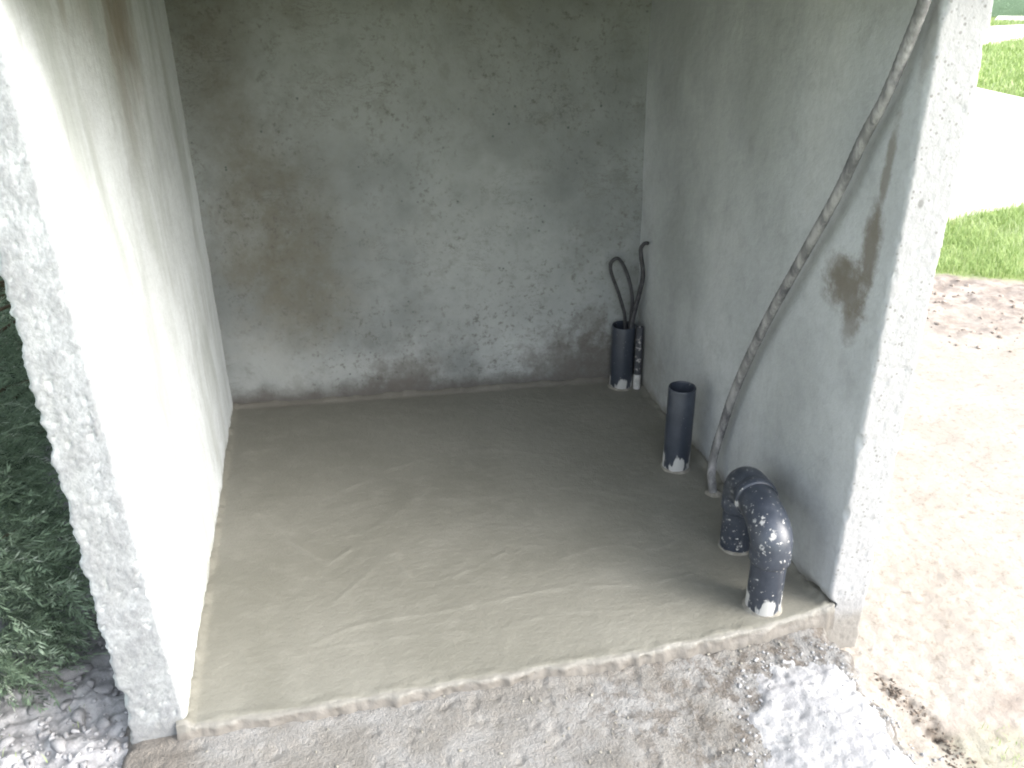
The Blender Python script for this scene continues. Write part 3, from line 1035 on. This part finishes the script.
def off(o, d):
    o.location = d
    return o


# U-shaped vent: two upright pipes joined over the top by two elbows
FA, FB = np.array((.923, 1.520)), np.array((.960, 1.757))
vent = thing("vent_pipe", "splashed grey plastic pipe bent over in a U at the front right of the floor", "pipe", (FA[0], FA[1], 0))
dv = FB - FA
L = float(np.linalg.norm(dv)); ux = np.array([dv[0] / L, dv[1] / L, 0])
V, F = rim_tube([(.0415, -.03), (.0415, .168)])
o = mesh_obj("pipe", V, F, M_PVC, vent)
V, F = rim_tube([(.0415, -.03), (.0415, .15)])
o = off(mesh_obj("pipe", V, F, M_PVC_ELBOW, vent), (dv[0], dv[1], 0))
AX = .219


def elbow(z0, s0, sign, L0, socket_at_end):
    """pipe bend: rises from z0, turns through 90 degrees and runs level to the joint"""
    R = .078
    path, rad = [], []
    start = np.array([0, 0, 0.0]) if sign > 0 else ux * L
    dirn = ux if sign > 0 else -ux
    zz = [(z0, .0435), (z0, .0472), (z0 + .003, .0482), (z0 + .028, .0482), (z0 + .034, .0472)]
    pts = [(start + np.array([0, 0, h]), r) for h, r in zz]
    zc = AX - R
    for a in np.linspace(0, math.pi / 2, 15):
        q = start + dirn * (R - R * math.cos(a)) + np.array([0, 0, max(zc, z0 + .036) + R * math.sin(a) * (AX - max(zc, z0 + .036)) / R])
        pts.append((q, .0472 + .0020 * math.sin(2 * a)))
    q0 = start + dirn * L0
    q0 = np.array([q0[0], q0[1], AX])
    if socket_at_end:
        pts += [(q0 - dirn * .030, .0485), (q0 - dirn * .024, .0525), (q0 - dirn * .004, .0528), (q0, .0510), (q0, .0440)]
    else:
        pts += [(q0 - dirn * .002, .0480), (q0, .0470)]
    P_ = np.array([p for p, _ in pts]); R_ = np.array([r for _, r in pts])
    return P_, R_


def tube_explicit(P_, R_, seg=36):
    n = len(P_)
    T = np.zeros_like(P_)
    for i in range(n):
        a, b = max(0, i - 1), min(n - 1, i + 1)
        while np.linalg.norm(P_[b] - P_[a]) < 1e-5:
            if b < n - 1: b += 1
            else: a -= 1
        T[i] = (P_[b] - P_[a]) / np.linalg.norm(P_[b] - P_[a])
    side = np.array([-ux[1], ux[0], 0])
    ang = np.linspace(0, 2 * np.pi, seg, endpoint=False)
    V = []
    for i in range(n):
        B = np.cross(T[i], side); B /= np.linalg.norm(B)
        V.append(P_[i] + R_[i] * (np.cos(ang)[:, None] * side + np.sin(ang)[:, None] * B))
    F = []
    for i in range(n - 1):
        for k in range(seg):
            a, b = i * seg + k, i * seg + (k + 1) % seg
            F.append((a, b, b + seg, a + seg))
    return np.concatenate(V), F


P_, R_ = elbow(.141, 0, 1, L * .60, False)
o = mesh_obj("elbow", *tube_explicit(P_, R_), M_PVC_ELBOW, vent)
P_, R_ = elbow(.122, 0, -1, L * .47, True)
o = mesh_obj("elbow", *tube_explicit(P_, R_ * 1.01), M_PVC_ELBOW, vent)
V, F = mortar_ring(.0415, .007, .006, 1.0)
mesh_obj("mortar_collar", V, F, M_MORTAR, vent)
V, F = mortar_ring(.0415, .006, .006, 4.0)
off(mesh_obj("mortar_collar", V, F, M_MORTAR, vent), (dv[0], dv[1], 0))


def open_pipe(name, label, loc, r, h, mat, seed, tilt=(0, 0)):
    t = thing(name, label, "pipe", loc)
    V, F = rim_tube([(r, -.04), (r, h - .004), (r - .001, h - .0005), (r - .0022, h), (r - .0042, h - .001), (r - .0048, h - .004), (r - .0048, h * .2), (.001, h * .2)])
    V[:, 0] += tilt[0] * V[:, 2]; V[:, 1] += tilt[1] * V[:, 2]
    mesh_obj("pipe_wall", V, F, mat, t)
    V, F = mortar_ring(r, .006, .006, seed)
    mesh_obj("mortar_collar", V, F, M_MORTAR, t)
    return t


open_pipe("standing_pipe", "short open topped grey pipe standing in the floor midway along the right wall", (.950, 2.162, 0), .0405, .272, M_PVC_C, 2.0, (.0, 0))
open_pipe("standing_pipe", "short dark grey pipe in the back right corner with cables coming out", (.958, 2.722, 0), .041, .235, M_PVC_D, 7.0)
# slim conduit beside it
cz = thing("conduit", "slim splashed conduit standing against the pipe in the back right corner", "conduit", (1.006, 2.690, 0))
V, F = rim_tube([(.0125, -.03), (.0125, .232), (.0115, .236), (.0095, .236), (.009, .228), (.009, .1), (.0005, .1)], 20)
mesh_obj("pipe_wall", V, F, M_CONDUIT, cz)
V, F = rim_tube([(.0130, .0), (.0134, .012), (.0132, .05), (.0127, .056)], 20)
mesh_obj("cement_coating", V, F, mat_simple("cement_white", (.34, .34, .33), (.5, .5, .49), 40), cz)

# cables
pts = [(.955, 2.722, .12), (.962, 2.722, .25), (.937, 2.724, .345), (.905, 2.726, .43), (.905, 2.726, .468), (.930, 2.724, .476), (.960, 2.716, .42), (.978, 2.708, .34), (.978, 2.708, .27), (.972, 2.714, .12)]
V, F = tube(smooth_path(pts, 8), .0062, 10)
o = mesh_obj("cable", V, F, M_CABLE)
tag(o, "black cable looping up out of the pipe in the back right corner", "cable", "cables in the back corner")
pts = [(.968, 2.70, .12), (.978, 2.695, .26), (.993, 2.685, .355), (1.000, 2.676, .432), (.992, 2.682, .495), (.990, 2.682, .522), (.998, 2.676, .540), (1.006, 2.664, .545)]
V, F = tube(smooth_path(pts, 8), np.linspace(.0095, .0058, 57), 10)
o = mesh_obj("cable", V, F, M_CABLE)
tag(o, "single dark cable end rising to a small hook in the back right corner", "cable", "cables in the back corner")

# cement-coated conduit hanging along the right wall
pts = [(1.004, 1.995, -.03), (1.002, 2.005, .012), (1.004, 2.026, .05), (1.012, 2.040, .105), (1.018, 2.023, .195), (1.02, 1.966, .366), (1.02, 1.858, .586), (1.022, 1.739, .793), (1.024, 1.639, .966),
       (1.03, 1.588, 1.089), (1.034, 1.545, 1.175), (1.040, 1.515, 1.27), (1.040, 1.488, 1.355), (1.036, 1.49, 1.412), (1.03, 1.52, 1.425)]
path = smooth_path(pts, 40)
s = np.concatenate([[0], np.cumsum(np.linalg.norm(np.diff(path, axis=0), axis=1))])
rad = np.linspace(.0128, .0106, len(path)) + .0003 * np.sin(s / .0026) + .0005 * fbm(path, 30, 2, 3.0)
V, F = tube(path, rad, 18)
hose = mesh_obj("corrugated_hose", V, F, M_HOSE)
V, F = mortar_ring(.013, .006, .010, 5.0)
off(mesh_obj("mortar_collar", V, F, M_MORTAR, hose), (1.003, 2.0, 0.001))
tag(hose, "long grey cement smeared hose hanging down along the right wall to the floor", "hose")

# ------------------------------------------------------------------ conifer hedge on the left
def spray_mesh(n_leaf, length, seed):
    r = np.random.default_rng(seed)
    V, F = [], []

    def leaf(p, d, l, w_):
        d = d / np.linalg.norm(d)
        sd_ = np.cross(d, r.normal(size=3)); sd_ /= np.linalg.norm(sd_)
        b = len(V)
        V.extend([p, p + d * l * .5 + sd_ * w_ * .5, p + d * l, p + d * l * .5 - sd_ * w_ * .5])
        F.append((b, b + 1, b + 2)); F.append((b, b + 2, b + 3))
    for k in range(n_leaf):
        t = k / n_leaf
        p = np.array([t * length, 0, -.12 * length * t * t])
        sgn = 1 if k % 2 else -1
        leaf(p, np.array([1.0, sgn * (.75 - .3 * t), r.normal() * .35]), length * (.34 - .16 * t) * r.uniform(.8, 1.2), .0034)
    leaf(np.array([length * .9, 0, -.1 * length]), np.array([1, 0, -.1]), length * .22, .005)
    V = np.array(V)
    return V, np.array(F)


def assemble(shapes, pos, dirs, scl, tint, mat, name, parent, rng):
    V, Fs, T, offn = [], [], [], 0
    for k in range(len(pos)):
        sv, sf = shapes[k % len(shapes)]
        d = dirs[k] / np.linalg.norm(dirs[k])
        u = np.array([0, 0, 1.0]) + rng.normal(size=3) * .5
        s_ = np.cross(u, d); s_ /= np.linalg.norm(s_)
        u = np.cross(d, s_)
        V.append((sv[:, :1] * d + sv[:, 1:2] * s_ + sv[:, 2:3] * u) * scl[k] + pos[k])
        Fs.append(sf + offn); offn += len(sv)
        T.append(np.full(len(sv), tint[k]))
    return mesh_obj(name, np.concatenate(V), np.concatenate(Fs), mat, parent, smooth=False, attrs=dict(tint=np.concatenate(T)))


shapes = [spray_mesh(18, .085, 10 + k) for k in range(6)]
HB = (-1.10, 2.3, -.05)
hedge = thing("conifer_hedge", "dense green conifer hedge growing beside the left wall", "hedge", HB)
rng = np.random.default_rng(11)
pos, dirs, scl, tint = [], [], [], []
N = 17000
cand_y = rng.uniform(1.50, 3.9, N * 2); cand_z = -.03 + 2.1 * rng.random(N * 2) ** 1.25
edge = -.80 - .05 * np.sin(cand_y * 6.0) * .6 + .06 * fbm(np.stack([cand_y, cand_z, 0 * cand_y], 1), 4.5, 3, 2.0) - .10 * (cand_z > 1.2)
edge -= .22 * np.clip(cand_y - 1.95, 0, 2)
edge += .15 * np.exp(-((cand_y - 1.68) / .17) ** 2) * (1 - sstep(.20, .42, cand_z))
edge -= .22 * sstep(.30, .6, cand_z)
edge -= .34 * np.exp(-((cand_y - 1.42) / .16) ** 2)          # rounded front end
edge += .035 * np.exp(-((cand_z - .35) / .25) ** 2) - .06 * (1 - sstep(0, .12, cand_z))
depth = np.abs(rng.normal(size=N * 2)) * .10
keep = 0
for k in range(N):
    p = np.array([edge[k] - depth[k], cand_y[k], cand_z[k]])
    d = np.array([.9, -.15, .25]) + rng.normal(size=3) * .45
    if cand_y[k] < 1.7: d += np.array([0, -.7, 0])
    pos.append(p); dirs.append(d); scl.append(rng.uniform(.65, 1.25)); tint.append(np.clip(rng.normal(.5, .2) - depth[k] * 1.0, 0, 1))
# the front end of the hedge, facing the camera side
for k in range(6000):
    x = -.80 - .75 * rng.random(); zz = -.03 + 2.0 * rng.random() ** 1.3
    y = 1.50 + .10 * fbm(np.array([[x, zz, 4.0]]), 5, 2)[0] + abs(rng.normal()) * .10 + .10 * (x > -.85)
    pos.append(np.array([x, y, zz])); dirs.append(np.array([.25, -.9, .25]) + rng.normal(size=3) * .45)
    scl.append(rng.uniform(.65, 1.25)); tint.append(np.clip(rng.normal(.5, .2), 0, 1))
o = assemble(shapes, pos, dirs, scl, tint, M_LEAF, "foliage", hedge, rng)
keep_world(o, HB)
tr_i = 0
for y in (1.85, 2.45, 3.05, 3.6):
    pts = [(-1.10, y, -.12), (-1.08, y + .02, .3), (-1.11, y - .01, .8), (-1.09, y, 1.5)]
    V, F = tube(smooth_path(pts, 6), np.linspace(.032, .012, 19), 10)
    limbs_v, limbs_f, o_ = [V], [F], len(V)
    for q in range(14):
        zz = .08 + q * .10
        a = rng.uniform(-1.2, 1.2)
        e = np.array([math.cos(a) * .30, math.sin(a) * .30, .10])
        b0 = np.array([-1.09, y, zz])
        v2, f2 = tube(smooth_path([b0, b0 + e * .5 + (0, 0, .01), b0 + e], 4), np.linspace(.009, .003, 9), 6)
        limbs_v.append(v2); limbs_f.append([tuple(i + o_ for i in t) for t in f2]); o_ += len(v2)
    o = mesh_obj("trunk", np.concatenate(limbs_v), [t for fl2 in limbs_f for t in fl2], M_BARK, hedge)
    keep_world(o, HB)

# ------------------------------------------------------------------ grass
def grass_blades(name, n, sampler, h, wd, zoff, seed, label):
    r = np.random.default_rng(seed)
    xy = sampler(r, n)
    n = len(xy)
    zz = ground_parts(xy[:, 0], xy[:, 1])[0] + zoff
    a = r.uniform(0, 6.28, n)
    hh = h * r.uniform(.5, 1.3, n)
    lean = r.uniform(.2, 1.0, n) * hh
    dx, dy = np.cos(a), np.sin(a)
    bx, by = -dy * wd, dx * wd
    b = np.stack([xy[:, 0], xy[:, 1], zz], 1)
    v0 = b + np.stack([bx, by, 0 * bx], 1); v1 = b - np.stack([bx, by, 0 * bx], 1)
    m = b + np.stack([dx * lean * .35, dy * lean * .35, hh * .65], 1)
    v2 = m - np.stack([bx, by, 0 * bx], 1) * .8; v3 = m + np.stack([bx, by, 0 * bx], 1) * .8
    v4 = b + np.stack([dx * lean, dy * lean, hh * .95], 1)
    V = np.stack([v0, v1, v2, v3, v4], 1).reshape(-1, 3)
    k = np.arange(n)[:, None] * 5
    F = np.concatenate([k + np.array([[0, 1, 2]]), k + np.array([[0, 2, 3]]), k + np.array([[3, 2, 4]])])
    tint = np.repeat(np.clip(r.normal(.5, .22, n) + .5 * fbm(np.column_stack([xy, 0 * zz]), 2.5, 2), 0, 1), 5)
    o = mesh_obj(name, V, F, M_GRASS, smooth=False, attrs=dict(tint=tint))
    return tag(o, label, "grass", kind="stuff")


def near_s(r, n):
    x = r.uniform(1.9, 6.5, n); y = r.uniform(1.9, 5.6, n)
    g_ = ground_parts(x, y)[4]
    path_lim = np.where(x < 7.14, 4.25 + (x - 2.2) * .2724, 99)
    k = (g_ * r.uniform(.6, 1.2, n) > .45) & (y < path_lim - .02)
    return np.stack([x[k], y[k]], 1)


def far_s(r, n):
    x = r.uniform(7.0, 16, n); y = r.uniform(5.5, 18, n)
    k = (x > 7.15) & (y < 17.5 - .33 * (x - 12))
    k &= ~((y > 11.75 + (x - 8) * .5 - .05) & (y < 14.6 + (x - 8) * .135 + .05) & (x < 14.5))
    k &= ~((y > 16.2 - (x - 12.9) * .609) & (y < 17.0 - (x - 13.6) * .49))
    return np.stack([x[k], y[k]], 1)


def tuft_s(r, n):
    x = 1.27 + r.random(n) * .25; y = 1.12 - (x - 1.27) * .6 + r.normal(size=n) * .045
    return np.stack([x, y], 1)


def weed_s(r, n):
    x = r.uniform(-.85, -.62, n); y = 1.36 + .35 * r.random(n)
    k = fbm(np.stack([x, y, 0 * x], 1), 9, 2, 6.0) > .15
    return np.stack([x[k], y[k]], 1)


grass_blades("grass", 90000, near_s, .055, .0022, -.005, 1, "short green lawn grass before the pale path at right")
grass_blades("grass", 90000, far_s, .085, .006, -.005, 2, "bright green lawn grass beyond the pale path")
grass_blades("grass", 160, tuft_s, .022, .0008, -.004, 3, "sparse grass tuft in the sand at the lower right corner")
grass_blades("grass", 110, weed_s, .020, .0008, -.002, 4, "sparse weeds in the grey rubble below the conifer hedge")

# ------------------------------------------------------------------ clipped hedge far off
FB_ = (18.0, 16.1, -.12)
far = thing("clipped_hedge", "far light green hedge at the end of the lawn", "hedge", FB_)
rng = np.random.default_rng(5)
pos, dirs, scl, tint = [], [], [], []
a0, a1 = np.array([9.0, 19.1]), np.array([27.0, 13.1])
dn = (a1 - a0) / np.linalg.norm(a1 - a0); nn = np.array([-dn[1], dn[0]])
for k in range(9000):
    t = rng.random()
    b = a0 + (a1 - a0) * t
    zz = 1.5 * rng.random()
    q = b + nn * (-.35 + abs(rng.normal()) * .15 + .12 * fbm(np.array([[t * 40, zz * 2, 0]]), 1, 2)[0])
    if rng.random() < .25: q = b + nn * rng.uniform(-.3, .5); zz = 1.45 + rng.random() * .12
    pos.append(np.array([q[0], q[1], zz - .12])); dirs.append(np.array([-nn[0], -nn[1], .5]) + rng.normal(size=3) * .6)
    scl.append(rng.uniform(2.0, 3.5)); tint.append(np.clip(rng.normal(.5, .25), 0, 1))
o = assemble([spray_mesh(6, .085, 60 + k) for k in range(3)], pos, dirs, scl, tint, M_FARLEAF, "foliage", far, rng)
keep_world(o, FB_)
V = []
for s_ in np.linspace(0, 1, 40):
    b = a0 + (a1 - a0) * s_
    for (dd, zz) in ((-.18, -.2), (-.18, 1.2), (.22, 1.2), (.22, -.2)):
        q = b + nn * dd
        V.append((q[0], q[1], zz - .1))
F = []
for i in range(39):
    for k in range(3):
        a = i * 4 + k
        F.append((a, a + 4, a + 5, a + 1))
o = mesh_obj("inner_foliage", np.array(V), F, M_FARLEAF, far)
keep_world(o, FB_)
